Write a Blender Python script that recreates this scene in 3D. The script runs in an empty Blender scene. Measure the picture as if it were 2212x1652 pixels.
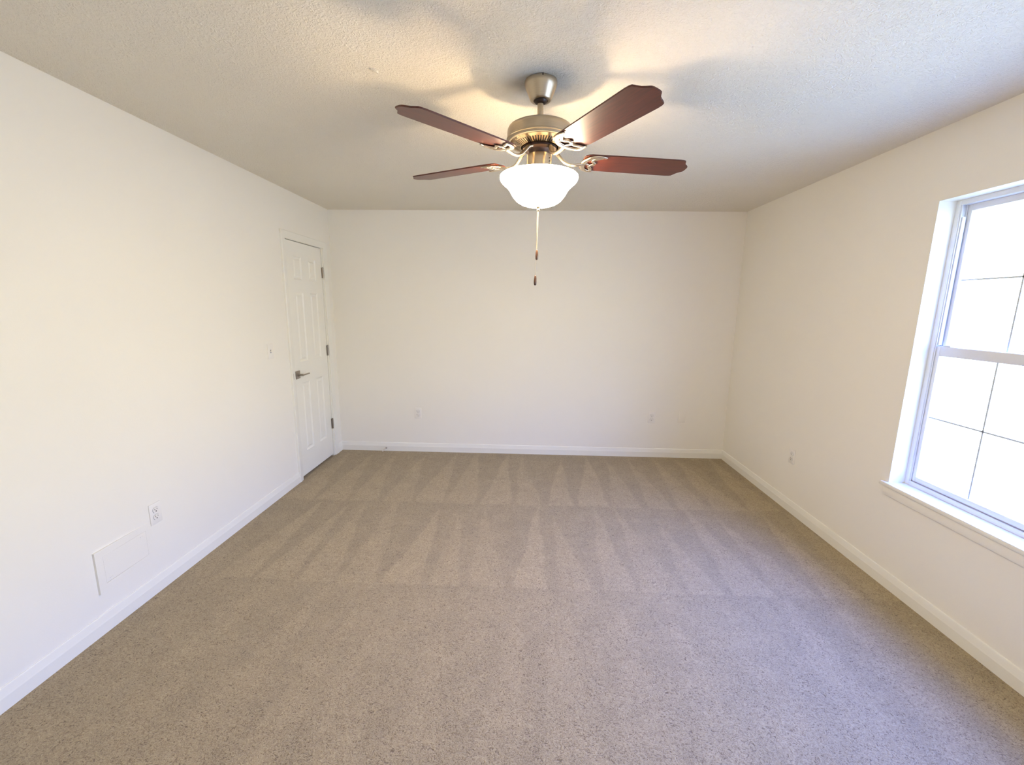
import bpy, bmesh, math, random
from mathutils import Vector, Matrix

sc = bpy.context.scene
COL = sc.collection
R = math.radians

# ------------------------------------------------------------------ camera
cam_data = bpy.data.cameras.new('camera')
cam = bpy.data.objects.new('camera', cam_data)
COL.objects.link(cam)
sc.camera = cam
F_PX, PITCH, YAW, ROLL, CAM_H = 912.2345, 0.1784, -0.0337, 0.0126, 1.5355
cam_data.sensor_fit = 'HORIZONTAL'
cam_data.sensor_width = 36.0
cam_data.lens = 36.0 * F_PX / 2212.0
cam_data.clip_start = 0.02
cy, sy, cp, sp = math.cos(YAW), math.sin(YAW), math.cos(PITCH), math.sin(PITCH)
fwd = Vector((sy * cp, cy * cp, -sp))
rgt = Vector((cy, -sy, 0))
upv = rgt.cross(fwd)
cr, sr = math.cos(ROLL), math.sin(ROLL)
r2 = cr * rgt + sr * upv
u2 = -sr * rgt + cr * upv
M = Matrix((r2, u2, -fwd)).transposed().to_4x4()
M.translation = Vector((0, 0, CAM_H))
cam.matrix_world = M

# ------------------------------------------------------------------ colour management
sc.view_settings.view_transform = 'Standard'
sc.view_settings.look = 'None'
sc.view_settings.gamma = 1
sc.view_settings.use_curve_mapping = False
sc.view_settings.exposure = -0.01
sc.cycles.max_bounces = 14
sc.cycles.diffuse_bounces = 10
sc.cycles.glossy_bounces = 4
sc.cycles.transmission_bounces = 4
sc.cycles.transparent_max_bounces = 12
sc.cycles.caustics_reflective = False
sc.cycles.caustics_refractive = False
sc.cycles.sample_clamp_indirect = 12.0

# ------------------------------------------------------------------ daylight
SKY_STRENGTH = 14.8
LAMP_BOWL = 97.0
LAMP_BULB = 870.0
wd = bpy.data.worlds.new('daylight')
sc.world = wd
wd.use_nodes = True
bg = wd.node_tree.nodes['Background']
wt = wd.node_tree
_tc = wt.nodes.new('ShaderNodeTexCoord')
_sx = wt.nodes.new('ShaderNodeSeparateXYZ')
_rm = wt.nodes.new('ShaderNodeValToRGB')
wt.links.new(_tc.outputs['Generated'], _sx.inputs[0])
wt.links.new(_sx.outputs['Z'], _rm.inputs['Fac'])
_el = _rm.color_ramp.elements
_el[0].position, _el[0].color = 0.0, (0.70, 0.73, 0.68, 1)      # hazy horizon
_el[1].position, _el[1].color = 0.80, (0.32, 0.66, 2.75, 1)     # clear blue overhead
_e = _el.new(0.13); _e.color = (0.66, 0.77, 0.90, 1)
_e = _el.new(0.36); _e.color = (0.47, 0.79, 2.05, 1)
wt.links.new(_rm.outputs['Color'], bg.inputs['Color'])
bg.inputs['Strength'].default_value = SKY_STRENGTH

sun_d = bpy.data.lights.new('sun', 'SUN')
sun_d.energy = 29.0
sun_d.angle = R(0.6)
sun_d.color = (1.0, 0.95, 0.88)
sun = bpy.data.objects.new('sun', sun_d)
COL.objects.link(sun)
sun.rotation_euler = (0, R(-38), R(20))     # comes over the roof: lights the lawn, never enters the window

# ------------------------------------------------------------------ room numbers (metres)
XL, XR, YB, YF, H = -1.963, 2.057, 4.277, -0.45, 2.44
WT = 0.15                                  # wall thickness
WIN = (1.41, 2.326, 0.575, 2.085)          # window opening y0 y1 z0 z1
WINDOWS = [(0.39, 1.306, 0.575, 2.085), WIN]   # a pair on this wall; the nearer one lies outside the frame
DOOR = (3.455, 4.105, 0.0, 2.066)          # door opening in left wall

for w_ in WINDOWS:
    portal_d = bpy.data.lights.new('window_portal', 'AREA')
    portal_d.shape = 'RECTANGLE'
    portal_d.size = w_[3] - w_[2]
    portal_d.size_y = w_[1] - w_[0]
    portal_d.cycles.is_portal = True        # gives no light: it only tells the sampler where daylight comes in
    portal = bpy.data.objects.new('window_portal', portal_d)
    COL.objects.link(portal)
    portal.location = (XR + WT + 0.01, (w_[0] + w_[1]) / 2, (w_[2] + w_[3]) / 2)
    portal.rotation_euler = (0, R(90), 0)

# ------------------------------------------------------------------ materials
def nodes_of(name):
    m = bpy.data.materials.new(name)
    m.use_nodes = True
    nt = m.node_tree
    return m, nt, nt.nodes['Principled BSDF']

def add(nt, kind, **kw):
    n = nt.nodes.new(kind)
    for k, v in kw.items():
        setattr(n, k, v)
    return n

def math_node(nt, op, a, b=None, c=None, clamp=False):
    n = nt.nodes.new('ShaderNodeMath')
    n.operation = op
    n.use_clamp = clamp
    for i, v in enumerate((a, b, c)):
        if v is None:
            continue
        if isinstance(v, (int, float)):
            n.inputs[i].default_value = v
        else:
            nt.links.new(v, n.inputs[i])
    return n.outputs[0]

def noise(nt, vec, scale, detail=3.0, rough=0.5, dist=0.0):
    n = nt.nodes.new('ShaderNodeTexNoise')
    n.inputs['Scale'].default_value = scale
    n.inputs['Detail'].default_value = detail
    n.inputs['Roughness'].default_value = rough
    n.inputs['Distortion'].default_value = dist
    nt.links.new(vec, n.inputs['Vector'])
    return n.outputs['Fac']

def ramp(nt, fac, stops):
    n = nt.nodes.new('ShaderNodeValToRGB')
    el = n.color_ramp.elements
    while len(el) < len(stops):
        el.new(0.5)
    for e, (p, c) in zip(el, stops):
        e.position = p
        e.color = (c[0], c[1], c[2], 1)
    nt.links.new(fac, n.inputs['Fac'])
    return n.outputs['Color']

def bump(nt, height, strength, dist, bsdf):
    n = nt.nodes.new('ShaderNodeBump')
    n.inputs['Strength'].default_value = strength
    n.inputs['Distance'].default_value = dist
    nt.links.new(height, n.inputs['Height'])
    nt.links.new(n.outputs['Normal'], bsdf.inputs['Normal'])
    return n

def coord(nt):
    return nt.nodes.new('ShaderNodeTexCoord').outputs['Object']

def plain(name, col, rough=0.5, metal=0.0, spec=0.5, coat=0.0, coat_rough=0.1, var=0.03, vscale=6.0):
    m, nt, b = nodes_of(name)
    c = coord(nt)
    f = noise(nt, c, vscale, 3)
    lo = [max(0, x * (1 - var)) for x in col]
    hi = [min(1, x * (1 + var)) for x in col]
    nt.links.new(ramp(nt, f, [(0.3, lo), (0.7, hi)]), b.inputs['Base Color'])
    b.inputs['Roughness'].default_value = rough
    b.inputs['Metallic'].default_value = metal
    b.inputs['Specular IOR Level'].default_value = spec
    b.inputs['Coat Weight'].default_value = coat
    b.inputs['Coat Roughness'].default_value = coat_rough
    return m

def wall_paint(name, col):
    m, nt, b = nodes_of(name)
    c = coord(nt)
    f = noise(nt, c, 0.9, 2)
    nt.links.new(ramp(nt, f, [(0.3, [x * 0.985 for x in col]), (0.7, [min(1, x * 1.015) for x in col])]), b.inputs['Base Color'])
    b.inputs['Roughness'].default_value = 0.62
    b.inputs['Specular IOR Level'].default_value = 0.28
    bump(nt, noise(nt, c, 170, 2, 0.5), 0.10, 0.002, b)
    return m

M_WALL = wall_paint('wall_paint', (0.845, 0.818, 0.745))
M_TRIM = plain('trim_enamel', (0.83, 0.815, 0.745), 0.33, spec=0.45, var=0.01)
M_DOOR = plain('door_enamel', (0.83, 0.815, 0.745), 0.38, spec=0.45, var=0.01)
M_VINYL = plain('window_vinyl', (0.72, 0.74, 0.77), 0.35, var=0.01)
M_PLATE = plain('white_plastic', (0.84, 0.815, 0.765), 0.30, var=0.01)
M_SLOT = plain('dark_slot', (0.05, 0.04, 0.035), 0.6)
M_GASKET = plain('grey_seal', (0.30, 0.30, 0.33), 0.7)
M_NICKEL_DOOR = plain('satin_nickel', (0.40, 0.36, 0.32), 0.34, metal=1.0, var=0.05)
M_RUBBER = plain('white_rubber', (0.72, 0.66, 0.58), 0.6)
M_DARK_METAL = plain('dark_neck_metal', (0.035, 0.016, 0.010), 0.45)

# brushed pewter of the fan body
def brushed(name, col, rough):
    m, nt, b = nodes_of(name)
    c = coord(nt)
    mp = add(nt, 'ShaderNodeMapping')
    mp.inputs['Scale'].default_value = (3, 3, 160)
    nt.links.new(c, mp.inputs['Vector'])
    f = noise(nt, mp.outputs['Vector'], 5, 4)
    nt.links.new(ramp(nt, f, [(0.3, [x * 0.93 for x in col]), (0.7, [min(1, x * 1.05) for x in col])]), b.inputs['Base Color'])
    r = nt.nodes.new('ShaderNodeMapRange')
    r.inputs['To Min'].default_value = rough * 0.85
    r.inputs['To Max'].default_value = rough * 1.15
    nt.links.new(f, r.inputs['Value'])
    nt.links.new(r.outputs['Result'], b.inputs['Roughness'])
    b.inputs['Metallic'].default_value = 1.0
    return m
M_PEWTER = brushed('brushed_pewter', (0.52, 0.44, 0.325), 0.34)
M_BRASSY = brushed('polished_pewter', (0.72, 0.60, 0.44), 0.24)
M_IRON = plain('blade_iron_metal', (0.74, 0.64, 0.50), 0.27, metal=1.0, var=0.04)
M_CHAIN = plain('chain_metal', (0.62, 0.50, 0.34), 0.35, metal=0.9)
M_FOB = plain('fob_walnut', (0.085, 0.040, 0.024), 0.35, coat=0.3, var=0.2, vscale=60)

def blade_wood():
    m, nt, b = nodes_of('cherry_blade')
    c = coord(nt)
    mp = add(nt, 'ShaderNodeMapping')
    mp.inputs['Scale'].default_value = (2.2, 26, 26)
    nt.links.new(c, mp.inputs['Vector'])
    f = noise(nt, mp.outputs['Vector'], 4, 5, 0.6, 0.6)
    nt.links.new(ramp(nt, f, [(0.25, (0.050, 0.009, 0.004)), (0.55, (0.085, 0.015, 0.006)), (0.8, (0.125, 0.024, 0.008))]), b.inputs['Base Color'])
    b.inputs['Roughness'].default_value = 0.45
    b.inputs['Specular IOR Level'].default_value = 0.4
    b.inputs['Coat Weight'].default_value = 0.35
    b.inputs['Coat Roughness'].default_value = 0.26
    return m
M_BLADE = blade_wood()

def ceiling_mat():
    m, nt, b = nodes_of('textured_ceiling')
    c = coord(nt)
    f = noise(nt, c, 2.0, 2)
    nt.links.new(ramp(nt, f, [(0.3, (0.80, 0.76, 0.665)), (0.7, (0.82, 0.78, 0.685))]), b.inputs['Base Color'])
    b.inputs['Roughness'].default_value = 0.9
    b.inputs['Specular IOR Level'].default_value = 0.1
    a = noise(nt, c, 62, 2, 0.5, 1.6)
    d = noise(nt, c, 150, 2, 0.5, 0.8)
    ridge = ramp(nt, a, [(0.46, (0, 0, 0)), (0.60, (1, 1, 1))])
    h = math_node(nt, 'ADD', ridge, math_node(nt, 'MULTIPLY', d, 0.7))
    bump(nt, h, 0.5, 0.006, b)
    return m
M_CEIL = ceiling_mat()

def carpet_mat():
    """Beige cut pile: flecks, twisted yarn relief, and the wedge-shaped marks a vacuum head left in three rows."""
    m, nt, b = nodes_of('beige_carpet')
    c = coord(nt)
    sep = add(nt, 'ShaderNodeSeparateXYZ')
    nt.links.new(c, sep.inputs[0])
    X, Y = sep.outputs['X'], sep.outputs['Y']
    wob = math_node(nt, 'MULTIPLY', math_node(nt, 'SUBTRACT', noise(nt, c, 1.7, 2), 0.5), 0.09)
    wob2 = math_node(nt, 'MULTIPLY', math_node(nt, 'SUBTRACT', noise(nt, c, 1.3, 2), 0.5), 0.07)
    fine = math_node(nt, 'MULTIPLY', math_node(nt, 'SUBTRACT', noise(nt, c, 60, 2), 0.5), 0.030)
    Xw = math_node(nt, 'ADD', math_node(nt, 'ADD', X, wob), fine)
    Yw = math_node(nt, 'ADD', math_node(nt, 'ADD', Y, wob2), fine)
    def wedges(y0, y1, pitch, off, lean, amt):
        t = math_node(nt, 'DIVIDE', math_node(nt, 'SUBTRACT', Yw, y0), y1 - y0)
        inside = math_node(nt, 'MULTIPLY', math_node(nt, 'GREATER_THAN', t, 0.0), math_node(nt, 'LESS_THAN', t, 1.0))
        u = math_node(nt, 'ADD', math_node(nt, 'DIVIDE', math_node(nt, 'SUBTRACT', Xw, off), pitch), math_node(nt, 'MULTIPLY', t, lean))
        fr = math_node(nt, 'FRACT', u)
        wn = add(nt, 'ShaderNodeTexWhiteNoise', noise_dimensions='1D')
        nt.links.new(math_node(nt, 'ADD', math_node(nt, 'FLOOR', u), y0 * 7.3), wn.inputs['W'])
        rs = add(nt, 'ShaderNodeSeparateColor')
        nt.links.new(wn.outputs['Color'], rs.inputs[0])
        ctr = math_node(nt, 'ADD', 0.5, math_node(nt, 'MULTIPLY', math_node(nt, 'MULTIPLY', math_node(nt, 'SUBTRACT', rs.outputs[0], 0.35), t), 0.75))
        tri = math_node(nt, 'MULTIPLY', math_node(nt, 'ABSOLUTE', math_node(nt, 'SUBTRACT', fr, ctr)), 2.0)
        wid = math_node(nt, 'SUBTRACT', math_node(nt, 'ADD', 0.76, math_node(nt, 'MULTIPLY', rs.outputs[1], 0.24)), math_node(nt, 'MULTIPLY', t, math_node(nt, 'ADD', 0.72, math_node(nt, 'MULTIPLY', rs.outputs[2], 0.25))))
        e = math_node(nt, 'SUBTRACT', wid, tri)
        s = add(nt, 'ShaderNodeMapRange', interpolation_type='SMOOTHSTEP')
        s.inputs['From Min'].default_value = -0.09
        s.inputs['From Max'].default_value = 0.09
        s.inputs['To Min'].default_value = -0.38
        s.inputs['To Max'].default_value = 0.62
        nt.links.new(e, s.inputs['Value'])
        keep = math_node(nt, 'ADD', 0.55, math_node(nt, 'MULTIPLY', rs.outputs[0], 0.45))
        return math_node(nt, 'MULTIPLY', math_node(nt, 'MULTIPLY', math_node(nt, 'MULTIPLY', s.outputs['Result'], inside), keep), amt)
    v = wedges(3.10, 4.22, 0.262, 0.160, 0.12, 1.0)
    v = math_node(nt, 'ADD', v, wedges(2.10, 3.08, 0.243, -0.075, 0.18, 0.95))
    v = math_node(nt, 'ADD', v, wedges(0.95, 2.09, 0.275, 0.03, -0.1, 0.42))
    v = math_node(nt, 'ADD', v, wedges(-0.3, 0.94, 0.30, 0.1, 0.1, 0.20))
    # thin furrows left where two rows meet
    for yy in (3.09, 2.095):
        d = math_node(nt, 'ABSOLUTE', math_node(nt, 'SUBTRACT', Yw, yy))
        g = math_node(nt, 'SUBTRACT', 1.0, math_node(nt, 'DIVIDE', d, 0.014), clamp=True)
        v = math_node(nt, 'SUBTRACT', v, math_node(nt, 'MULTIPLY', g, 0.22))
    # fade of the marks across the room
    vm = math_node(nt, 'MULTIPLY', v, math_node(nt, 'ADD', 0.55, noise(nt, c, 1.1, 2)))
    yarn = noise(nt, c, 72, 3, 0.62, 2.6)
    fleck = noise(nt, c, 210, 2, 0.5, 1.0)
    mott = noise(nt, c, 7, 3)
    base = ramp(nt, yarn, [(0.33, (0.144, 0.096, 0.044)), (0.45, (0.324, 0.247, 0.133)), (0.62, (0.430, 0.340, 0.192))])
    k = math_node(nt, 'ADD', 1.0, math_node(nt, 'MULTIPLY', vm, 0.165))
    k = math_node(nt, 'ADD', k, math_node(nt, 'MULTIPLY', math_node(nt, 'SUBTRACT', fleck, 0.5), 0.35))
    k = math_node(nt, 'ADD', k, math_node(nt, 'MULTIPLY', math_node(nt, 'SUBTRACT', mott, 0.5), 0.30))
    mix = add(nt, 'ShaderNodeVectorMath', operation='SCALE')
    nt.links.new(base, mix.inputs[0])
    nt.links.new(k, mix.inputs['Scale'])
    nt.links.new(mix.outputs['Vector'], b.inputs['Base Color'])
    b.inputs['Roughness'].default_value = 1.0
    b.inputs['Specular IOR Level'].default_value = 0.05
    b.inputs['Sheen Weight'].default_value = 0.25
    b.inputs['Sheen Roughness'].default_value = 0.6
    h = math_node(nt, 'ADD', yarn, math_node(nt, 'MULTIPLY', fleck, 0.5))
    bump(nt, h, 0.6, 0.012, b)
    return m
M_CARPET = carpet_mat()

def bowl_mat():
    m, nt, b = nodes_of('lit_frosted_glass')
    c = coord(nt)
    f = noise(nt, c, 9, 3)
    b.inputs['Base Color'].default_value = (0.9, 0.88, 0.84, 1)
    b.inputs['Roughness'].default_value = 0.35
    nt.links.new(ramp(nt, f, [(0.3, (1.0, 0.80, 0.55)), (0.7, (1.0, 0.82, 0.57))]), b.inputs['Emission Color'])
    b.inputs['Emission Strength'].default_value = LAMP_BOWL
    return m
M_BOWL = bowl_mat()
M_BOWL_IN = plain('frosted_glass_inside', (0.88, 0.87, 0.84), 0.5, var=0.01)

def bulb_mat():
    m, nt, b = nodes_of('lit_bulb')
    b.inputs['Base Color'].default_value = (0.9, 0.88, 0.84, 1)
    b.inputs['Emission Color'].default_value = (1.0, 0.72, 0.43, 1)
    b.inputs['Emission Strength'].default_value = LAMP_BULB
    return m
M_BULB = bulb_mat()
M_BULB_OUT = plain('spent_bulb_glass', (0.82, 0.82, 0.80), 0.3, var=0.01)

def glass_mat():
    m = bpy.data.materials.new('window_glass')
    m.use_nodes = True
    nt = m.node_tree
    nt.nodes.clear()
    out = nt.nodes.new('ShaderNodeOutputMaterial')
    tr = nt.nodes.new('ShaderNodeBsdfTransparent')
    tr.inputs['Color'].default_value = (0.96, 0.98, 0.98, 1)
    gl = nt.nodes.new('ShaderNodeBsdfGlossy')
    gl.inputs['Roughness'].default_value = 0.02
    lw = nt.nodes.new('ShaderNodeLayerWeight')
    f5 = math_node(nt, 'ADD', math_node(nt, 'MULTIPLY', math_node(nt, 'POWER', lw.outputs['Facing'], 5.0), 0.9), 0.04)
    mx = nt.nodes.new('ShaderNodeMixShader')
    nt.links.new(f5, mx.inputs[0])
    nt.links.new(tr.outputs[0], mx.inputs[1])
    nt.links.new(gl.outputs[0], mx.inputs[2])
    nt.links.new(mx.outputs[0], out.inputs['Surface'])
    return m
M_GLASS = glass_mat()

def lawn_mat():
    m, nt, b = nodes_of('pale_dry_lawn')
    c = coord(nt)
    f = noise(nt, c, 3, 5)
    nt.links.new(ramp(nt, f, [(0.3, (0.38, 0.35, 0.18)), (0.7, (0.48, 0.45, 0.24))]), b.inputs['Base Color'])
    b.inputs['Roughness'].default_value = 1.0
    return m
M_LAWN = lawn_mat()
M_LIGHT_BLOCK = plain('light_block_dark', (0.25, 0.22, 0.19), 0.8)  # dark colour for the added light-blocking box behind the door

# ------------------------------------------------------------------ mesh helpers
def link(name, me, mat, parent=None):
    o = bpy.data.objects.new(name, me)
    COL.objects.link(o)
    if mat is not None:
        for mm in (mat if isinstance(mat, (list, tuple)) else [mat]):
            me.materials.append(mm)
    if parent is not None:
        o.parent = parent
    return o

def finish(bm, name, mat, parent=None, smooth=None, loc=None):
    bmesh.ops.recalc_face_normals(bm, faces=bm.faces[:])
    if smooth is not None:
        lim = R(smooth)
        for f in bm.faces:
            f.smooth = True
        for e in bm.edges:
            if len(e.link_faces) == 2 and e.calc_face_angle(0) > lim:
                e.smooth = False
    me = bpy.data.meshes.new(name)
    bm.to_mesh(me)
    bm.free()
    o = link(name, me, mat, parent)
    if loc is not None:
        o.location = loc
    return o

def box(bm, x0, x1, y0, y1, z0, z1, bevel=0.0, seg=2, mi=0):
    g = bmesh.ops.create_cube(bm, size=1.0)
    vs = g['verts']
    for v in vs:
        v.co = Vector((x0 + (v.co.x + .5) * (x1 - x0), y0 + (v.co.y + .5) * (y1 - y0), z0 + (v.co.z + .5) * (z1 - z0)))
    fs = list({f for v in vs for f in v.link_faces})
    for f in fs:
        f.material_index = mi
    if bevel > 0:
        es = list({e for v in vs for e in v.link_edges})
        bmesh.ops.bevel(bm, geom=es, offset=bevel, segments=seg, profile=0.5, affect='EDGES')

def box_obj(name, mat, dims, parent=None, bevel=0.0, loc=None, seg=2):
    bm = bmesh.new()
    box(bm, *dims, bevel=bevel, seg=seg)
    return finish(bm, name, mat, parent, 40 if bevel else None, loc)

def lathe(bm, prof, seg=64, cap0=True, cap1=True, c=(0, 0, 0)):
    rings = []
    for r, z in prof:
        if r <= 1e-6:
            rings.append([bm.verts.new((c[0], c[1], c[2] + z))])
        else:
            rings.append([bm.verts.new((c[0] + r * math.cos(2 * math.pi * i / seg), c[1] + r * math.sin(2 * math.pi * i / seg), c[2] + z)) for i in range(seg)])
    for a, b in zip(rings, rings[1:]):
        for i in range(seg):
            j = (i + 1) % seg
            if len(a) == 1 and len(b) == 1:
                continue
            if len(a) == 1:
                bm.faces.new((a[0], b[i], b[j]))
            elif len(b) == 1:
                bm.faces.new((a[i], a[j], b[0]))
            else:
                bm.faces.new((a[i], a[j], b[j], b[i]))
    if cap0 and len(rings[0]) > 1:
        bm.faces.new(rings[0])
    if cap1 and len(rings[-1]) > 1:
        bm.faces.new(rings[-1])

def tube(bm, pts, rad, seg=10, flat=1.0):
    """Swept tube along pts (list of Vector); rad number or list; flat squashes it along the local up."""
    pts = [Vector(p) for p in pts]
    n = len(pts)
    rings = []
    for i, p in enumerate(pts):
        t = (pts[min(i + 1, n - 1)] - pts[max(i - 1, 0)]).normalized()
        up = Vector((0, 0, 1))
        if abs(t.dot(up)) > 0.95:
            up = Vector((1, 0, 0))
        s = t.cross(up).normalized()
        w = s.cross(t).normalized()
        r = rad[i] if isinstance(rad, (list, tuple)) else rad
        rings.append([bm.verts.new(p + s * (r * math.cos(2 * math.pi * k / seg)) + w * (r * flat * math.sin(2 * math.pi * k / seg))) for k in range(seg)])
    for a, b in zip(rings, rings[1:]):
        for k in range(seg):
            j = (k + 1) % seg
            bm.faces.new((a[k], a[j], b[j], b[k]))
    bm.faces.new(rings[0])
    bm.faces.new(rings[-1])

def smooth_path(pts, sub=6):
    """Catmull-Rom through the points."""
    pts = [Vector(p) for p in pts]
    out = []
    for i in range(len(pts) - 1):
        p0 = pts[max(i - 1, 0)]; p1 = pts[i]; p2 = pts[i + 1]; p3 = pts[min(i + 2, len(pts) - 1)]
        for k in range(sub):
            t = k / sub
            out.append(0.5 * ((2 * p1) + (p2 - p0) * t + (2 * p0 - 5 * p1 + 4 * p2 - p3) * t * t + (3 * p1 - p0 - 3 * p2 + p3) * t ** 3))
    out.append(pts[-1])
    return out

def struct(o):
    o['kind'] = 'structure'
    return o

def empty(name, loc, rz=0.0):
    o = bpy.data.objects.new(name, None)
    o.empty_display_size = 0.05
    COL.objects.link(o)
    o.location = loc
    o.rotation_euler = (0, 0, rz)
    return o

def thing(o, label, cat, group=None):
    o['label'] = label
    o['category'] = cat
    if group:
        o['group'] = group
    return o

# ------------------------------------------------------------------ room shell
struct(box_obj('floor', M_CARPET, (XL - WT, XR + WT, YF - WT, YB + WT, -0.12, 0)))
struct(box_obj('ceiling', M_CEIL, (XL - WT, XR + WT, YF - WT, YB + WT, H, H + 0.12)))
struct(box_obj('wall_back', M_WALL, (XL - WT, XR + WT, YB, YB + WT, 0, H)))
struct(box_obj('wall_front', M_WALL, (XL - WT, XR + WT, YF - WT, YF, 0, H)))

def wall_with_holes(name, x0, x1, spans, z0, z1):
    """A wall slab along Y with rectangular openings through it, all between heights z0 and z1."""
    ys = [YF] + [v for sp_ in spans for v in sp_] + [YB]
    zs = [0.0, z0, z1, H] if z0 > 0 else [0.0, z1, H]
    hz = 1 if z0 > 0 else 0
    ny, nz = len(ys) - 1, len(zs) - 1
    bm = bmesh.new()
    G = {(xi, yi, zi): bm.verts.new((x, y, z)) for xi, x in enumerate((x0, x1)) for yi, y in enumerate(ys) for zi, z in enumerate(zs)}
    def q(*ks):
        bm.faces.new([G[k] for k in ks])
    for yi in range(ny):
        for zi in range(nz):
            if yi % 2 == 1 and zi == hz:
                continue
            for xi in (0, 1):
                q((xi, yi, zi), (xi, yi + 1, zi), (xi, yi + 1, zi + 1), (xi, yi, zi + 1))
    for zi in range(nz):
        for yi in (0, ny):
            q((0, yi, zi), (1, yi, zi), (1, yi, zi + 1), (0, yi, zi + 1))
    for yi in range(ny):
        q((0, yi, nz), (1, yi, nz), (1, yi + 1, nz), (0, yi + 1, nz))
        if not (yi % 2 == 1 and hz == 0):
            q((0, yi, 0), (1, yi, 0), (1, yi + 1, 0), (0, yi + 1, 0))
        if yi % 2 == 1:
            for k in (yi, yi + 1):
                q((0, k, hz), (1, k, hz), (1, k, hz + 1), (0, k, hz + 1))
            q((0, yi, hz + 1), (1, yi, hz + 1), (1, yi + 1, hz + 1), (0, yi + 1, hz + 1))
            if hz:
                q((0, yi, hz), (1, yi, hz), (1, yi + 1, hz), (0, yi + 1, hz))
    return struct(finish(bm, name, M_WALL))

wall_with_holes('wall_left', XL - WT, XL, [DOOR[:2]], DOOR[2], DOOR[3])
wall_with_holes('wall_right', XR, XR + WT, [w[:2] for w in WINDOWS], WIN[2], WIN[3])

# unseen dark box added behind the door to block daylight at its gaps
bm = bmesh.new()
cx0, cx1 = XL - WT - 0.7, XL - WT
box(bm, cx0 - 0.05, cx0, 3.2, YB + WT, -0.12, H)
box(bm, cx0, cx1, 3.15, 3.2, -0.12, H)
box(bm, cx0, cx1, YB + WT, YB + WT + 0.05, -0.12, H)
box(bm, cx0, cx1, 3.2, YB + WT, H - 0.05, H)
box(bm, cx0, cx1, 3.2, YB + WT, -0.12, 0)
struct(finish(bm, 'wall_light_block', M_LIGHT_BLOCK))

# baseboards: profile (depth from wall, height), swept along the wall with mitred ends
BB = [(0.0, 0.0), (0.013, 0.0), (0.013, 0.054), (0.0115, 0.060), (0.006, 0.088), (0.004, 0.092), (0.0, 0.092)]
def baseboard(name, wall, a, b, mit_a, mit_b):
    bm = bmesh.new()
    r0, r1 = [], []
    for d, z in BB:
        pa, pb = a + d * mit_a, b - d * mit_b
        if wall == 'left':
            r0.append(bm.verts.new((XL + d, pa, z))); r1.append(bm.verts.new((XL + d, pb, z)))
        elif wall == 'right':
            r0.append(bm.verts.new((XR - d, pa, z))); r1.append(bm.verts.new((XR - d, pb, z)))
        elif wall == 'back':
            r0.append(bm.verts.new((pa, YB - d, z))); r1.append(bm.verts.new((pb, YB - d, z)))
        else:
            r0.append(bm.verts.new((pa, YF + d, z))); r1.append(bm.verts.new((pb, YF + d, z)))
    n = len(BB)
    for i in range(n):
        j = (i + 1) % n
        bm.faces.new((r0[i], r0[j], r1[j], r1[i]))
    bm.faces.new(r0)
    bm.faces.new(r1)
    return struct(finish(bm, name, M_TRIM))
CAS0, CAS1 = 3.408, 4.172           # outer edges of the door casing
baseboard('baseboard_back', 'back', XL, XR, 1, 1)
baseboard('baseboard_right', 'right', YF, YB, 1, 1)
baseboard('baseboard_left', 'left', YF, CAS0, 1, 0)
baseboard('baseboard_left_corner', 'left', CAS1, YB, 0, 1)
baseboard('baseboard_front', 'front', XL, XR, 1, 1)

# ------------------------------------------------------------------ door in the left wall
# casing: mitred moulded frame
def casing():
    prof = [(0.0, 0.0), (0.0, 0.009), (0.004, 0.011), (0.020, 0.012), (0.040, 0.015), (0.054, 0.017), (0.058, 0.014), (0.058, 0.0)]
    y0, y1, zt = CAS0 + 0.058, CAS1 - 0.062, 2.056
    bm = bmesh.new()
    rings = []
    for st in range(4):
        ring = []
        for w, d in prof:
            wl, wr = w, w * 0.062 / 0.058
            p = [(XL + d, y0 - wl, 0.0), (XL + d, y0 - wl, zt + w), (XL + d, y1 + wr, zt + w), (XL + d, y1 + wr, 0.0)][st]
            ring.append(bm.verts.new(p))
        rings.append(ring)
    n = len(prof)
    for a, b in zip(rings, rings[1:]):
        for i in range(n):
            j = (i + 1) % n
            bm.faces.new((a[i], a[j], b[j], b[i]))
    bm.faces.new(rings[0]); bm.faces.new(rings[-1])
    return struct(finish(bm, 'trim_1', M_TRIM, None, 25))
casing()

# jamb lining the opening
bm = bmesh.new()
JX0, JX1 = XL - WT, XL + 0.001
box(bm, JX0, JX1, DOOR[0], DOOR[0] + 0.013, 0, DOOR[3])
box(bm, JX0, JX1, DOOR[1] - 0.019, DOOR[1], 0, DOOR[3])
box(bm, JX0, JX1, DOOR[0] + 0.013, DOOR[1] - 0.019, DOOR[3] - 0.013, DOOR[3])
box(bm, XL - 0.060, XL - 0.046, DOOR[0] + 0.013, DOOR[0] + 0.025, 0, DOOR[3] - 0.013)   # stop
box(bm, XL - 0.060, XL - 0.046, DOOR[1] - 0.031, DOOR[1] - 0.019, 0, DOOR[3] - 0.013)
box(bm, XL - 0.060, XL - 0.046, DOOR[0] + 0.025, DOOR[1] - 0.031, DOOR[3] - 0.025, DOOR[3] - 0.013)
struct(finish(bm, 'trim_2', M_TRIM))

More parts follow.
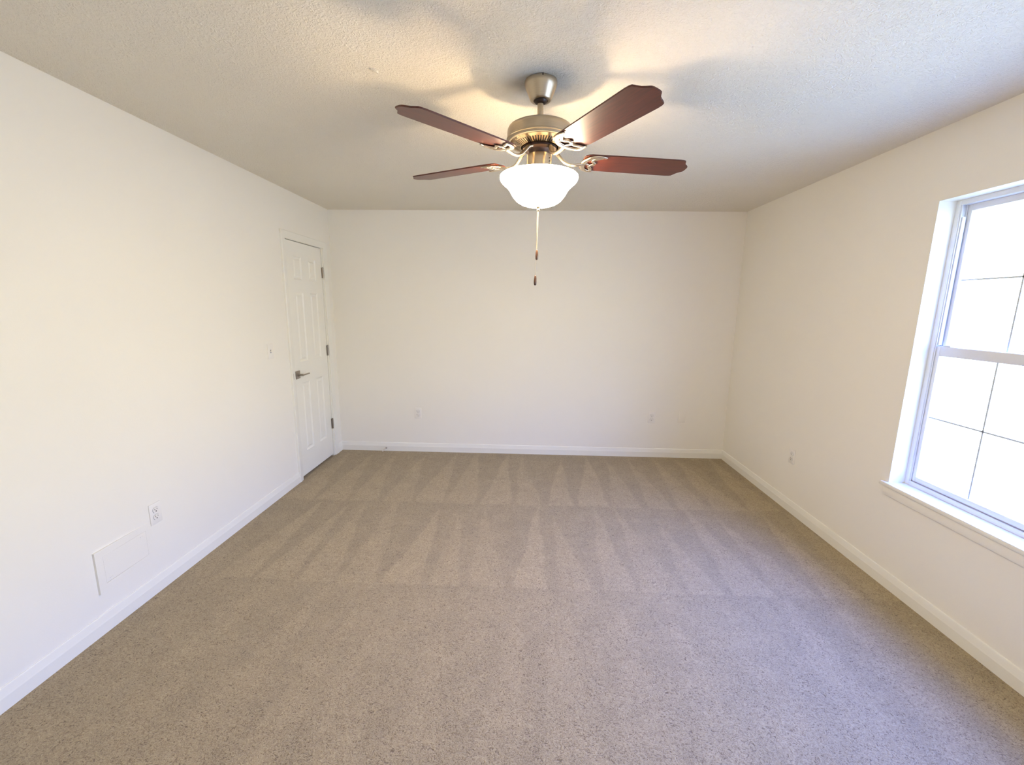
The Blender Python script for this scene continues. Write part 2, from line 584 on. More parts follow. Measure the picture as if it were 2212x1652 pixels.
door = struct(empty('door_1', (XL, DOOR[1] - 0.022, 0)))
DY0, DY1, DZ0, DZ1, DXF, DXB = 3.471, 4.081, 0.020, 2.048, XL - 0.004, XL - 0.040
def door_slab():
    ys = [DY0, 3.583, 3.717, 3.833, 3.967, DY1]
    zs = [DZ0, 0.232, 0.848, 1.034, 1.630, 1.736, 1.930, DZ1]
    bm = bmesh.new()
    G = {}
    for yi, y in enumerate(ys):
        for zi, z in enumerate(zs):
            G[yi, zi] = bm.verts.new((DXF, y, z))
    panels = []
    for yi in range(5):
        for zi in range(7):
            if yi in (1, 3) and zi in (1, 3, 5):
                # recessed ogee, then raised field
                y0, y1, z0, z1 = ys[yi], ys[yi + 1], zs[zi], zs[zi + 1]
                prev = [G[yi, zi], G[yi + 1, zi], G[yi + 1, zi + 1], G[yi, zi + 1]]
                for ins, dep in ((0.006, -0.005), (0.013, -0.008), (0.022, -0.008), (0.034, -0.002)):
                    cur = [bm.verts.new((DXF + dep, y, z)) for y, z in ((y0 + ins, z0 + ins), (y1 - ins, z0 + ins), (y1 - ins, z1 - ins), (y0 + ins, z1 - ins))]
                    for i in range(4):
                        j = (i + 1) % 4
                        bm.faces.new((prev[i], prev[j], cur[j], cur[i]))
                    prev = cur
                bm.faces.new(prev)
            else:
                bm.faces.new((G[yi, zi], G[yi + 1, zi], G[yi + 1, zi + 1], G[yi, zi + 1]))
    # edges and back
    back = {}
    per = [(yi, 0) for yi in range(6)] + [(5, zi) for zi in range(1, 8)] + [(yi, 7) for yi in range(4, -1, -1)] + [(0, zi) for zi in range(6, 0, -1)]
    bv = [bm.verts.new((DXB, ys[k[0]], zs[k[1]])) for k in per]
    n = len(per)
    for i in range(n):
        j = (i + 1) % n
        bm.faces.new((G[per[i]], G[per[j]], bv[j], bv[i]))
    bm.faces.new(bv)
    o = finish(bm, 'door_slab', M_DOOR)
    return o
def attach(o, root):
    """Parent keeping the world placement of a mesh modelled in world coordinates."""
    o.parent = root
    o.matrix_parent_inverse = Matrix.Identity(4)
    o.location = Vector(o.location) - Vector(root.location)
    return o
slab = attach(door_slab(), door)

def hinge(z0, z1):
    bm = bmesh.new()
    yc = 4.087
    n = 5
    for i in range(n):
        a = z0 + (z1 - z0) * i / n + 0.0006
        b = z0 + (z1 - z0) * (i + 1) / n - 0.0006
        lathe(bm, [(0.0068, a), (0.0068, b)], 14, c=(XL + 0.006, yc, 0))
    lathe(bm, [(0.004, z1), (0.005, z1 + 0.004), (0.0, z1 + 0.006)], 12, c=(XL + 0.006, yc, 0))
    box(bm, XL - 0.004, XL + 0.0012, yc - 0.013, yc + 0.017, z0, z1)
    return finish(bm, 'hinge', M_NICKEL_DOOR, None, 40)
for a, b in ((1.777, 1.875), (1.036, 1.135), (0.289, 0.392)):
    attach(hinge(a, b), door)

# lever set
HY, HZ = 3.5195, 0.932
bm = bmesh.new()
box(bm, DXF - 0.001, DXF + 0.008, HY - 0.034, HY + 0.034, HZ - 0.034, HZ + 0.034, bevel=0.002)
rose = attach(finish(bm, 'door_handle_rose', M_NICKEL_DOOR, None, 40), door)
bm = bmesh.new()
tube(bm, [(DXF + 0.006, HY, HZ), (DXF + 0.018, HY, HZ), (DXF + 0.019, HY, HZ), (DXF + 0.052, HY, HZ)], [0.013, 0.013, 0.0105, 0.0105], 20)
box(bm, DXF + 0.046, DXF + 0.058, HY - 0.012, HY + 0.104, HZ - 0.0055, HZ + 0.0055, bevel=0.002)
lev = finish(bm, 'door_lever', M_NICKEL_DOOR, None, 40)
attach(lev, door)
bm = bmesh.new()
box(bm, XL + 0.004, XL + 0.0150, CAS0 + 0.0190, CAS0 + 0.0230, HZ - 0.026, HZ + 0.026)
attach(finish(bm, 'strike_plate', M_NICKEL_DOOR), door)

# ------------------------------------------------------------------ window in the right wall
def build_window(wname, wspan):
    win = struct(empty(wname, (XR, (wspan[0] + wspan[1]) / 2, wspan[2])))
    def wpart(name, boxes, mat, bevel=0.0, parent=None):
        bm = bmesh.new()
        for b in boxes:
            box(bm, *b, bevel=bevel)
        o = finish(bm, name, mat, None, 40 if bevel else None)
        attach(o, win)
        return o
    WY0, WY1, WZ0, WZ1 = wspan
    HORN0, HORN1 = 0.034, 0.034
    # white-painted liner of the opening (head and both sides)
    LT = 0.004
    wpart('jamb_liner', [(XR - 0.0005, XR + WT, WY1 - LT, WY1, WZ0, WZ1 - LT), (XR - 0.0005, XR + WT, WY0, WY0 + LT, WZ0, WZ1 - LT), (XR - 0.0005, XR + WT, WY0, WY1, WZ1 - LT, WZ1)], M_TRIM)
    FX0, FX1 = XR + 0.085, XR + WT
    fy0, fy1, fz0, fz1 = WY0 + LT, WY1 - LT, WZ0 + 0.010, WZ1 - LT
    FW = 0.024
    frame_o = wpart('window_frame', [
        (FX0, FX1, fy1 - FW, fy1, fz0, fz1), (FX0, FX1, fy0, fy0 + FW, fz0, fz1),
        (FX0, FX1, fy0 + FW, fy1 - FW, fz1 - FW, fz1), (FX0, FX1, fy0 + FW, fy1 - FW, fz0, fz0 + FW),
        # track ribs on the side jambs
        (FX0 + 0.004, FX0 + 0.008, fy1 - FW - 0.006, fy1 - FW, fz0 + FW, fz1 - FW), (FX0 + 0.028, FX0 + 0.033, fy1 - FW - 0.006, fy1 - FW, fz0 + FW, fz1 - FW),
        (FX0 + 0.004, FX0 + 0.008, fy0 + FW, fy0 + FW + 0.006, fz0 + FW, fz1 - FW), (FX0 + 0.028, FX0 + 0.033, fy0 + FW, fy0 + FW + 0.006, fz0 + FW, fz1 - FW)], M_VINYL, 0.0012)
    sy0, sy1 = fy0 + FW + 0.001, fy1 - FW - 0.001
    ZM = 1.334                                # meeting rail
    def sash(name, x0, x1, z0, z1, stile, bot, top):
        o = wpart(name, [(x0, x1, sy1 - stile, sy1, z0, z1), (x0, x1, sy0, sy0 + stile, z0, z1),
                         (x0, x1, sy0 + stile, sy1 - stile, z0, z0 + bot), (x0, x1, sy0 + stile, sy1 - stile, z1 - top, z1)], M_VINYL, 0.0015)
        gx = (x0 + x1) / 2
        g0y, g1y, g0z, g1z = sy0 + stile, sy1 - stile, z0 + bot, z1 - top
        def sub(nm, boxes, mat):
            bm = bmesh.new()
            for b in boxes:
                box(bm, *b)
            s = finish(bm, nm, mat)
            s.parent = o          # the sash is modelled in world coordinates, so the pane and bars share its frame
            return s
        sub('glass_pane', [(gx - 0.002, gx + 0.002, g0y - 0.004, g1y + 0.004, g0z - 0.004, g1z + 0.004)], M_GLASS)
        zc = (g0z + g1z) / 2 + 0.005
        bars = []
        for i in (1, 2):
            yv = g0y + (g1y - g0y) * i / 3
            bars.append((gx + 0.0025, gx + 0.0075, yv - 0.0038, yv + 0.0038, g0z, g1z))
        bars.append((gx + 0.0025, gx + 0.0075, g0y, g1y, zc - 0.0038, zc + 0.0038))
        sub('muntin_grid', bars, M_VINYL)
        return o
    up_s = sash('upper_sash', FX0 + 0.034, FX0 + 0.062, ZM - 0.02, fz1 - FW, 0.024, 0.036, 0.030)
    lo_s = sash('lower_sash', FX0 + 0.009, FX0 + 0.0275, fz0 + FW, ZM + 0.024, 0.024, 0.030, 0.050)
    # weather seal at the foot of the lower sash
    wpart('weather_seal', [(FX0 + 0.006, FX0 + 0.010, sy0, sy1, fz0 + FW - 0.001, fz0 + FW + 0.004)], M_GASKET)
    # balance shoe cover in the jamb beside the upper sash, and tilt latches on the meeting rail
    wpart('balance_cover', [(FX0 + 0.010, FX0 + 0.026, sy1 - 0.010, sy1 + 0.001, ZM + 0.03, 2.00)], M_VINYL, 0.001)
    for yy in (sy1 - 0.075, sy0 + 0.035):
        wpart('tilt_latch', [(FX0 + 0.008, FX0 + 0.026, yy, yy + 0.040, ZM + 0.024, ZM + 0.031)], M_VINYL, 0.002)
    bm = bmesh.new()
    ym = (sy0 + sy1) / 2
    box(bm, FX0 + 0.006, FX0 + 0.030, ym - 0.025, ym + 0.025, ZM + 0.024, ZM + 0.030, bevel=0.002)
    lathe(bm, [(0.011, ZM + 0.030), (0.011, ZM + 0.038), (0.006, ZM + 0.040)], 16, c=(FX0 + 0.018, ym, 0))
    box(bm, FX0 + 0.004, FX0 + 0.016, ym - 0.006, ym + 0.032, ZM + 0.033, ZM + 0.041, bevel=0.002)
    attach(finish(bm, 'sash_lock', M_VINYL, None, 40), win)
    # stool with horns and apron
    wpart('window_stool', [(XR - 0.024, XR, WY0 - HORN0, WY1 + HORN1, WZ0 - 0.012, WZ0 + 0.010), (XR, FX0 + 0.004, WY0, WY1, WZ0 + 0.0005, WZ0 + 0.010)], M_TRIM, 0.003)
    wpart('window_apron', [(XR - 0.013, XR, WY0 - min(HORN0, 0.012), WY1 + min(HORN1, 0.012), WZ0 - 0.064, WZ0 - 0.012)], M_WALL, 0.003)

build_window('window_1', WINDOWS[1])
build_window('window_2', WINDOWS[0])

# lawn outside
struct(box_obj('ground', M_LAWN, (XR + 0.6, 40, -30, 34, -0.75, -0.55)))

# ------------------------------------------------------------------ electrical plates
def plate_mesh(bm, w=0.070, h=0.115, d=0.0055):
    box(bm, -w / 2, w / 2, -d, 0, -h / 2, h / 2, bevel=0.0022)
def orient(o, wall):
    # built facing -Y (back wall); turn for other walls
    o.rotation_euler = (0, 0, {'back': 0, 'left': R(90), 'right': R(-90)}[wall])

def duplex_outlet(loc, wall, label):
    root = empty('wall_outlet', loc)
    orient(root, wall)
    bm = bmesh.new()
    plate_mesh(bm)
    finish(bm, 'cover_plate', M_PLATE, root, 40)
    for s in (1, -1):
        zc = s * 0.0195
        bm = bmesh.new()
        # receptacle face: rounded with flat top and bottom
        pts = []
        for i in range(28):
            a = 2 * math.pi * i / 28
            pts.append((0.0172 * math.cos(a), max(-0.0135, min(0.0135, 0.0172 * math.sin(a)))))
        f0 = [bm.verts.new((x, -0.0050, zc + z)) for x, z in pts]
        f1 = [bm.verts.new((x * 0.97, -0.0082, zc + z * 0.97)) for x, z in pts]
        for i in range(28):
            j = (i + 1) % 28
            bm.faces.new((f0[i], f0[j], f1[j], f1[i]))
        bm.faces.new(f1); bm.faces.new(f0)
        rec = finish(bm, 'receptacle', M_PLATE, root, 40)
        bm = bmesh.new()
        box(bm, -0.0078, -0.0058, -0.0090, -0.0080, zc - 0.0005, zc + 0.0085)
        box(bm, 0.0058, 0.0078, -0.0090, -0.0080, zc + 0.0010, zc + 0.0078)
        lathe2 = [(-0.0090), (-0.0080)]
        ring = []
        for yy in lathe2:
            ring.append([bm.verts.new((0.0030 * math.cos(2 * math.pi * i / 12), yy, zc - 0.0070 + 0.0030 * math.sin(2 * math.pi * i / 12))) for i in range(12)])
        for i in range(12):
            j = (i + 1) % 12
            bm.faces.new((ring[0][i], ring[0][j], ring[1][j], ring[1][i]))
        bm.faces.new(ring[0]); bm.faces.new(ring[1])
        finish(bm, 'contact_slot', M_SLOT, rec)
        # dark parting line round the receptacle
        bm = bmesh.new()
        g0 = [bm.verts.new((x * 1.07, -0.0057, zc + z * 1.08)) for x, z in pts]
        g1 = [bm.verts.new((x * 1.00, -0.0057, zc + z * 1.00)) for x, z in pts]
        g2 = [bm.verts.new((x * 1.07, -0.0052, zc + z * 1.08)) for x, z in pts]
        g3 = [bm.verts.new((x * 1.00, -0.0052, zc + z * 1.00)) for x, z in pts]
        for i in range(28):
            j = (i + 1) % 28
            bm.faces.new((g0[i], g0[j], g1[j], g1[i]))
            bm.faces.new((g2[i], g2[j], g0[j], g0[i]))
            bm.faces.new((g1[i], g1[j], g3[j], g3[i]))
            bm.faces.new((g3[i], g3[j], g2[j], g2[i]))
        finish(bm, 'receptacle_gap', M_GASKET, rec)
    bm = bmesh.new()
    lathe(bm, [(0.0032, 0.0), (0.0032, 0.0012), (0.0, 0.0018)], 14)
    for v in bm.verts:
        v.co = Vector((v.co.x, -0.0052 - v.co.z, v.co.y))
    finish(bm, 'screw', M_PLATE, root, 40)
    thing(root, label, 'outlet', 'electrical plates on the walls')
    return root

duplex_outlet((XL, 2.022, 0.428), 'left', 'white duplex outlet on the left wall above the painted access panel')
duplex_outlet((-1.127, YB, 0.4185), 'back', 'white duplex outlet on the back wall nearest the door')
duplex_outlet((1.302, YB, 0.424), 'back', 'white duplex outlet on the back wall beside the plain blank plate')
duplex_outlet((XR, 3.172, 0.427), 'right', 'white outlet seen edge-on on the right wall beyond the window')

root = empty('blank_wall_plate', (1.607, YB, 0.433))
bm = bmesh.new(); plate_mesh(bm)
finish(bm, 'cover_plate', M_WALL, root, 40)
for s in (1, -1):
    bm = bmesh.new()
    lathe(bm, [(0.003, 0.0), (0.003, 0.001), (0.0, 0.0015)], 12, c=(0, -s * 0.0415, 0))
    for v in bm.verts:
        v.co = Vector((v.co.x, -0.0052 - v.co.z, v.co.y))
    finish(bm, 'screw', M_WALL, root, 40)
thing(root, 'wall-coloured blank cover plate on the back wall nearest the right corner', 'plate', 'electrical plates on the walls')

root = empty('light_switch', (XL, 3.156, 1.173))
orient(root, 'left')
bm = bmesh.new(); plate_mesh(bm)
finish(bm, 'cover_plate', M_PLATE, root, 40)
bm = bmesh.new()
box(bm, -0.0058, 0.0058, -0.0062, -0.0050, -0.0125, 0.0125)
finish(bm, 'toggle_slot', M_GASKET, root)
bm = bmesh.new()
g = [(-0.0042, -0.0055, -0.006), (0.0042, -0.0055, -0.006), (0.0042, -0.0055, 0.004), (-0.0042, -0.0055, 0.004),
     (-0.0034, -0.0175, 0.004), (0.0034, -0.0175, 0.004), (0.0034, -0.0160, 0.0105), (-0.0034, -0.0160, 0.0105)]
vs = [bm.verts.new(p) for p in g]
for f in ((0, 1, 2, 3), (4, 5, 6, 7), (0, 1, 5, 4), (1, 2, 6, 5), (2, 3, 7, 6), (3, 0, 4, 7)):
    bm.faces.new([vs[i] for i in f])
finish(bm, 'toggle', M_PLATE, root)
for s in (1, -1):
    bm = bmesh.new()
    lathe(bm, [(0.003, 0.0), (0.003, 0.001), (0.0, 0.0015)], 12, c=(0, -s * 0.030, 0))
    for v in bm.verts:
        v.co = Vector((v.co.x, -0.0052 - v.co.z, v.co.y))
    finish(bm, 'screw', M_PLATE, root, 40)
thing(root, 'white toggle light switch on the left wall beside the door casing', 'light switch')

# painted-over access panel low on the left wall
root = empty('access_panel', (XL, 1.685, 0.193))
orient(root, 'left')            # local +x runs toward the back wall, -y into the room
PW, PH, FWD = 0.305, 0.207, 0.036
bm = bmesh.new()
# frame: stands proud at the near end and is caulked flush at the far end
def fr_box(x0, x1, z0, z1):
    def dpt(x):
        return 0.0098 * (1 - x / PW) ** 1.3 + 0.0003
    vs = []
    for x, z in ((x0, z0), (x1, z0), (x1, z1), (x0, z1)):
        vs.append((bm.verts.new((x, -dpt(x), z)), bm.verts.new((x, 0, z))))
    for i in range(4):
        j = (i + 1) % 4
        bm.faces.new((vs[i][0], vs[j][0], vs[j][1], vs[i][1]))
    bm.faces.new([v[0] for v in vs]); bm.faces.new([v[1] for v in vs])
fr_box(0, FWD, 0, PH)
fr_box(PW - FWD, PW, 0, PH)
fr_box(FWD, PW - FWD, 0, FWD)
fr_box(FWD, PW - FWD, PH - FWD, PH)
finish(bm, 'panel_frame', M_WALL, root)
bm = bmesh.new()
a = [(FWD + 0.0015, 0.0074), (PW - FWD - 0.0005, 0.0008)]
vs = []
for x, d in a:
    for z in (FWD + 0.001, PH - FWD - 0.001):
        vs.append(bm.verts.new((x, -d, z)))
        vs.append(bm.verts.new((x, 0, z)))
for f in ((0, 2, 6, 4), (1, 3, 7, 5), (0, 1, 3, 2), (4, 5, 7, 6), (0, 1, 5, 4), (2, 3, 7, 6)):
    bm.faces.new([vs[i] for i in f])
pdoor = finish(bm, 'panel_door', M_WALL, root)
for x, z in ((0.055, 0.050), (0.235, 0.150)):
    bm = bmesh.new()
    d = 0.0074 + (0.0008 - 0.0074) * (x - FWD) / (PW - 2 * FWD)
    box(bm, x, x + 0.014, -d - 0.0016, -d + 0.001, z, z + 0.005)
    finish(bm, 'latch_tab', M_WALL, pdoor)
thing(root, 'painted-over access panel low on the left wall below the outlet', 'access panel')

# spring door stop on the back baseboard
root = empty('door_stop', (-1.478, YB - 0.013, 0.034))
bm = bmesh.new()
lathe(bm, [(0.0105, 0.0), (0.0105, 0.003), (0.006, 0.007), (0.0, 0.007)], 20)
for v in bm.verts:
    v.co = Vector((v.co.x, -v.co.z, v.co.y))
finish(bm, 'base', M_NICKEL_DOOR, root, 40)
bm = bmesh.new()
pts = []
for i in range(150):
    t = i / 149
    a = t * 2 * math.pi * 12
    pts.append((0.0048 * math.cos(a) - 0.016 * t, -0.006 - 0.056 * t, 0.0048 * math.sin(a) - 0.012 * t * t))
tube(bm, pts, 0.0011, 6)
finish(bm, 'spring', M_RUBBER, root, 60)
bm = bmesh.new()
lathe(bm, [(0.0, 0.0), (0.0062, 0.0), (0.0070, 0.004), (0.0064, 0.012), (0.0, 0.014)], 18)
for v in bm.verts:
    v.co = Vector((v.co.x - 0.016, -0.060 - v.co.z, v.co.y - 0.012))
finish(bm, 'rubber_tip', M_RUBBER, root, 40)
thing(root, 'small white spring door stop on the back baseboard near the door', 'door stop')

# loose flake of texture on the ceiling
bm = bmesh.new()
vs_t = [(-0.016, -0.007), (-0.006, -0.010), (0.006, -0.004), (0.017, 0.006), (0.012, 0.010), (0.002, 0.006), (-0.010, 0.001)]
lo = [bm.verts.new((x, y, -0.004 - 0.010 * (x + 0.016) / 0.033)) for x, y in vs_t]
hi = [bm.verts.new((x, y, 0.0)) for x, y in vs_t]
for i in range(7):
    j = (i + 1) % 7
    bm.faces.new((lo[i], lo[j], hi[j], hi[i]))
bm.faces.new(lo); bm.faces.new(hi)
fl = finish(bm, 'ceiling_texture_flake', M_CEIL, None, None, (-0.617, 1.818, H))
thing(fl, 'small loose flake of texture hanging from the ceiling left of the fan', 'flake')

# ------------------------------------------------------------------ ceiling fan
FXC, FYC = 0.0385, 1.915
fan = empty('ceiling_fan', (FXC, FYC, H))
def zf(z):
    return z - H
def fan_lathe(name, prof, mat, seg=72, parent=fan, smooth=35, cap0=True, cap1=True):
    bm = bmesh.new()
    lathe(bm, [(r, zf(z)) for r, z in prof], seg, cap0, cap1)
    return finish(bm, name, mat, parent, smooth)

can = fan_lathe('canopy', [(0.0, 2.4395), (0.062, 2.4395), (0.0665, 2.437), (0.0670, 2.428), (0.0645, 2.418), (0.0600, 2.408), (0.0445, 2.373), (0.0430, 2.369), (0.0400, 2.3665), (0.030, 2.3665), (0.028, 2.374), (0.0, 2.376)], M_PEWTER)
bm = bmesh.new()
box(bm, 0.003, 0.008, -0.0676, -0.0655, zf(2.431), zf(2.4385))
finish(bm, 'canopy_slot', M_SLOT, can)
fan_lathe('hanger_ball', [(0.0, 2.373), (0.020, 2.371), (0.027, 2.3665), (0.024, 2.360), (0.016, 2.355), (0.0, 2.354)], M_DARK_METAL, 40)
fan_lathe('downrod', [(0.0125, 2.365), (0.0125, 2.285), (0.0150, 2.284), (0.0150, 2.280), (0.024, 2.278), (0.026, 2.270), (0.026, 2.262)], M_PEWTER, 40)
fan_lathe('motor_housing', [(0.0, 2.2675), (0.110, 2.2675), (0.122, 2.2665), (0.130, 2.262), (0.1345, 2.254), (0.1355, 2.244), (0.1355, 2.222), (0.1380, 2.220), (0.1380, 2.2155), (0.1340, 2.2140), (0.1330, 2.2055), (0.1310, 2.2040), (0.1240, 2.2040), (0.1240, 2.214), (0.0, 2.214)], M_PEWTER, 96)
# slotted vent ring under the motor
NV = 60
bm = bmesh.new()
rows = [(0.1245, 2.2050), (0.117, 2.2015), (0.108, 2.1985), (0.082, 2.1885), (0.078, 2.188), (0.072, 2.188), (0.066, 2.190)]
ring = [[bm.verts.new((r * math.cos(2 * math.pi * i / (2 * NV)), r * math.sin(2 * math.pi * i / (2 * NV)), zf(z))) for i in range(2 * NV)] for r, z in rows]
for k in range(len(rows) - 1):
    for i in range(2 * NV):
        if k == 2 and i % 2 == 0:
            continue
        j = (i + 1) % (2 * NV)
        bm.faces.new((ring[k][i], ring[k][j], ring[k + 1][j], ring[k + 1][i]))
bmesh.ops.solidify(bm, geom=bm.faces[:], thickness=0.0015)
finish(bm, 'vent_ring', M_BRASSY, fan, 30)
fan_lathe('motor_core', [(0.0, 2.2135), (0.112, 2.2135), (0.108, 2.204), (0.070, 2.192), (0.0, 2.192)], M_SLOT, 48)
fan_lathe('flywheel', [(0.0, 2.1925), (0.066, 2.1925), (0.0705, 2.190), (0.0705, 2.180), (0.064, 2.178), (0.0, 2.178)], M_DARK_METAL, 60)
fan_lathe('neck', [(0.0, 2.1785), (0.047, 2.1785), (0.044, 2.172), (0.0435, 2.160), (0.0, 2.160)], M_DARK_METAL, 48)
cup = fan_lathe('switch_housing', [(0.0, 2.1605), (0.046, 2.1605), (0.0510, 2.1595), (0.0525, 2.156), (0.0525, 2.098), (0.0560, 2.096), (0.0560, 2.088), (0.0, 2.088)], M_BRASSY, 64)
for zz in (2.140, 2.128):
    bm = bmesh.new()
    lathe(bm, [(0.0024, 0.0), (0.0024, 0.0022), (0.0, 0.003)], 12)
    a = R(-38)
    for v in bm.verts:
        x, y, z = v.co
        rr = 0.0522 + z
        v.co = Vector((rr * math.cos(a) - x * math.sin(a), rr * math.sin(a) + x * math.cos(a), zf(zz) + y))
    finish(bm, 'screw', M_DARK_METAL, cup, 40)

# glass bowl, open at the top, with bulbs inside
PB = [(0.1625, 2.0765), (0.1648, 2.0745), (0.1655, 2.0695), (0.1630, 2.0610), (0.1560, 2.0520), (0.1460, 2.0435), (0.1340, 2.0330), (0.1245, 2.0210), (0.1165, 2.0070), (0.1070, 1.9930), (0.0940, 1.9790), (0.0760, 1.9680), (0.0520, 1.9600), (0.0250, 1.9565), (0.0, 1.9560)]
inner = [(max(0.0, r - 0.0045 if z > 1.972 else r - 0.002), z + (0.001 if z > 1.995 else 0.004)) for r, z in reversed(PB[1:])]
inner[0] = (0.0, inner[0][1])
inner.append(PB[0])
bowl = fan_lathe('glass_bowl', PB + inner, [M_BOWL, M_BOWL_IN], 96, cap0=False, cap1=False, smooth=60)
for k, p in enumerate(bowl.data.polygons):
    if k >= 96 * (len(PB) - 1):
        p.material_index = 1
fan_lathe('socket_plate', [(0.0, 2.0885), (0.054, 2.0885), (0.054, 2.084), (0.050, 2.074), (0.046, 2.066), (0.0, 2.064)], M_BRASSY, 40)
fan_lathe('center_rod', [(0.0045, 2.074), (0.0045, 1.958)], M_CHAIN, 14)
for s in (1, -1):
    bm = bmesh.new()
    ax = Vector((s * 0.05, s * 0.25, -0.97)).normalized()
    q = Vector((0, 0, 1)).rotation_difference(ax).to_matrix()
    base = Vector((s * 0.004, s * 0.031, zf(2.056)))
    lathe(bm, [(0.0, 0.030), (0.011, 0.031), (0.0135, 0.038), (0.0185, 0.050), (0.0200, 0.060), (0.0180, 0.070), (0.0110, 0.078), (0.0, 0.081)], 24)
    for v in bm.verts:
        v.co = base + q @ v.co
    bulb = finish(bm, 'light_bulb', M_BULB if s > 0 else M_BULB_OUT, fan, 60)   # the nearer bulb has burnt out: only one disc of shade on the ceiling
    bm = bmesh.new()
    lathe(bm, [(0.0, -0.004), (0.0125, -0.004), (0.0150, 0.004), (0.0150, 0.029), (0.0, 0.0295)], 20)
    for v in bm.verts:
        v.co = base + q @ v.co
    finish(bm, 'bulb_socket', M_PLATE, fan, 40)
# finial under the bowl
fan_lathe('finial', [(0.0, 1.9575), (0.0115, 1.9565), (0.012, 1.9535), (0.007, 1.951), (0.0052, 1.946), (0.0065, 1.942), (0.0035, 1.938), (0.0, 1.937)], M_BRASSY, 24)

# blades and irons
BZ, BPITCH, BOFF = 2.1447, -0.157, -7.37
def blade_mesh():
    """Blade along +X in its own plane, s across; ogee tip."""
    up_ = [(0.185, 0.040), (0.189, 0.052), (0.199, 0.060), (0.215, 0.0635), (0.30, 0.0650), (0.45, 0.0668), (0.600, 0.0680), (0.617, 0.0675), (0.6265, 0.0640), (0.6305, 0.0570), (0.6325, 0.0480), (0.6375, 0.0380), (0.6470, 0.0285), (0.6560, 0.0235), (0.6600, 0.0190), (0.6610, 0.0100)]
    pts = up_ + [(0.6610, 0.0)] + [(x, -y) for x, y in reversed(up_)]
    bm = bmesh.new()
    T = 0.0055
    # grid across so that the long faces shade evenly
    top = [bm.verts.new((x, y, T / 2)) for x, y in pts]
    bot = [bm.verts.new((x, y, -T / 2)) for x, y in pts]
    n = len(pts)
    sides = []
    for i in range(n):
        j = (i + 1) % n
        sides.append(bm.faces.new((top[i], top[j], bot[j], bot[i])))
    ft = bm.faces.new(top)
    fb = bm.faces.new(bot)
    es = list(ft.edges) + list(fb.edges)
    bmesh.ops.bevel(bm, geom=es, offset=0.0012, segments=2, profile=0.5, affect='EDGES')
    bmesh.ops.recalc_face_normals(bm, faces=bm.faces[:])
    for f in bm.faces:
        f.smooth = False
    me = bpy.data.meshes.new('blade')
    bm.to_mesh(me); bm.free()
    me.materials.append(M_BLADE)
    return me

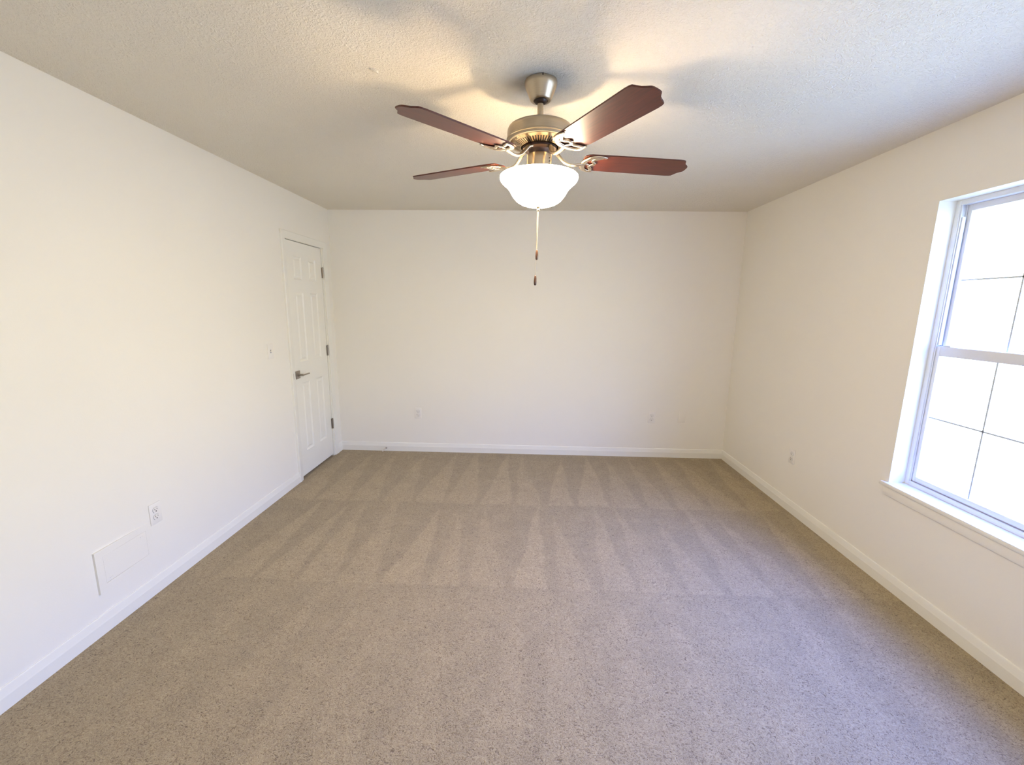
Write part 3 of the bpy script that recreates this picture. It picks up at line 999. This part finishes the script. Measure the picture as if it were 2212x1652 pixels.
def iron_mesh():
    """Arm from the flywheel dipping out to a crescent plate under the blade root (same local frame as the blade)."""
    bm = bmesh.new()
    zb = -0.0075
    arm = smooth_path([(0.060, 0.004, 0.036), (0.075, 0.003, 0.030), (0.092, 0.001, 0.010), (0.112, 0, -0.008), (0.138, 0, -0.016), (0.165, 0, -0.014), (0.192, 0, zb - 0.001)], 6)
    tube(bm, arm, [0.0125 - 0.0035 * min(1, i / len(arm) * 1.4) for i in range(len(arm))], 12, 0.62)
    cres = smooth_path([(0.278, -0.056, zb), (0.258, -0.0600, zb), (0.235, -0.0590, zb), (0.212, -0.050, zb), (0.197, -0.032, zb), (0.190, -0.012, zb), (0.190, 0.012, zb), (0.197, 0.034, zb), (0.209, 0.050, zb), (0.228, 0.0585, zb), (0.252, 0.0600, zb)], 6)
    n = len(cres)
    tube(bm, cres, [0.0042 + 0.0080 * math.sin(math.pi * min(1, max(0, i / (n - 1)))) ** 0.8 for i in range(n)], 12, 0.45)
    scr = smooth_path([(0.262, -0.052, zb), (0.240, -0.046, zb), (0.226, -0.034, zb), (0.226, -0.020, zb), (0.236, -0.010, zb), (0.238, 0.000, zb), (0.226, 0.008, zb), (0.222, 0.020, zb), (0.230, 0.032, zb), (0.236, 0.044, zb), (0.240, 0.055, zb)], 6)
    n = len(scr)
    tube(bm, scr, [0.0042 + 0.0038 * abs(math.sin(3 * math.pi * i / (n - 1))) for i in range(n)], 10, 0.5)
    sp1 = smooth_path([(0.192, 0.0, zb), (0.208, 0.002, zb), (0.222, 0.012, zb)], 5)
    tube(bm, sp1, 0.0050, 10, 0.5)
    sp2 = smooth_path([(0.205, -0.040, zb), (0.216, -0.036, zb), (0.226, -0.028, zb)], 5)
    tube(bm, sp2, 0.0040, 10, 0.5)
    bmesh.ops.recalc_face_normals(bm, faces=bm.faces[:])
    for f in bm.faces:
        f.smooth = True
    me = bpy.data.meshes.new('blade_iron')
    bm.to_mesh(me); bm.free()
    me.materials.append(M_IRON)
    return me

me_blade, me_iron = blade_mesh(), iron_mesh()
blade0 = bpy.data.objects.new('blade', me_blade)
iron0 = bpy.data.objects.new('blade_iron', me_iron)
for i, ang in enumerate((-126, -54, 18, 90, 162)):
    b_ = blade0 if i == 0 else blade0.copy()
    r_ = iron0 if i == 0 else iron0.copy()
    COL.objects.link(b_); COL.objects.link(r_)
    b_.parent = fan
    b_.location = (0, 0, zf(BZ))
    b_.rotation_euler = (Matrix.Rotation(R(ang + BOFF), 3, 'Z') @ Matrix.Rotation(BPITCH, 3, 'X')).to_euler()
    r_.parent = b_

# pull chains with wooden fobs
def chain(x0, y0, z0, x1, y1, z1, fob_len, fob_rad, mat_fob, bead=0.0012):
    bm = bmesh.new()
    n = int(abs(z0 - z1) / 0.0034)
    pts = []
    for k in range(n + 1):
        t = k / n
        p = Vector((x0 + (x1 - x0) * t, y0 + (y1 - y0) * t, zf(z0 + (z1 - z0) * t)))
        bmesh.ops.create_icosphere(bm, subdivisions=1, radius=bead, matrix=Matrix.Translation(p))
        pts.append(p)
    tube(bm, [pts[0], pts[-1]], 0.0006, 6)
    ch = finish(bm, 'pull_chain', M_CHAIN, fan, 60)
    bm = bmesh.new()
    L, r = fob_len, fob_rad
    lathe(bm, [(0.0, 0.0), (r * 0.35, -0.0005), (r * 0.55, -L * 0.06), (r * 0.85, -L * 0.30), (r, -L * 0.62), (r * 0.92, -L * 0.88), (r * 0.6, -L * 0.985), (0.0, -L)], 24)
    for v in bm.verts:
        v.co += Vector((x1, y1, zf(z1)))
    finish(bm, 'fob', mat_fob, ch, 60)
chain(0.0010, 0.0, 1.940, -0.0020, -0.002, 1.780, 0.044, 0.0065, M_FOB)
chain(-0.0030, 0.004, 1.944, -0.0062, 0.004, 1.672, 0.044, 0.0065, M_FOB, 0.0008)
thing(fan, 'five-blade pewter ceiling fan with cherry blades and a lit glass bowl', 'ceiling fan')
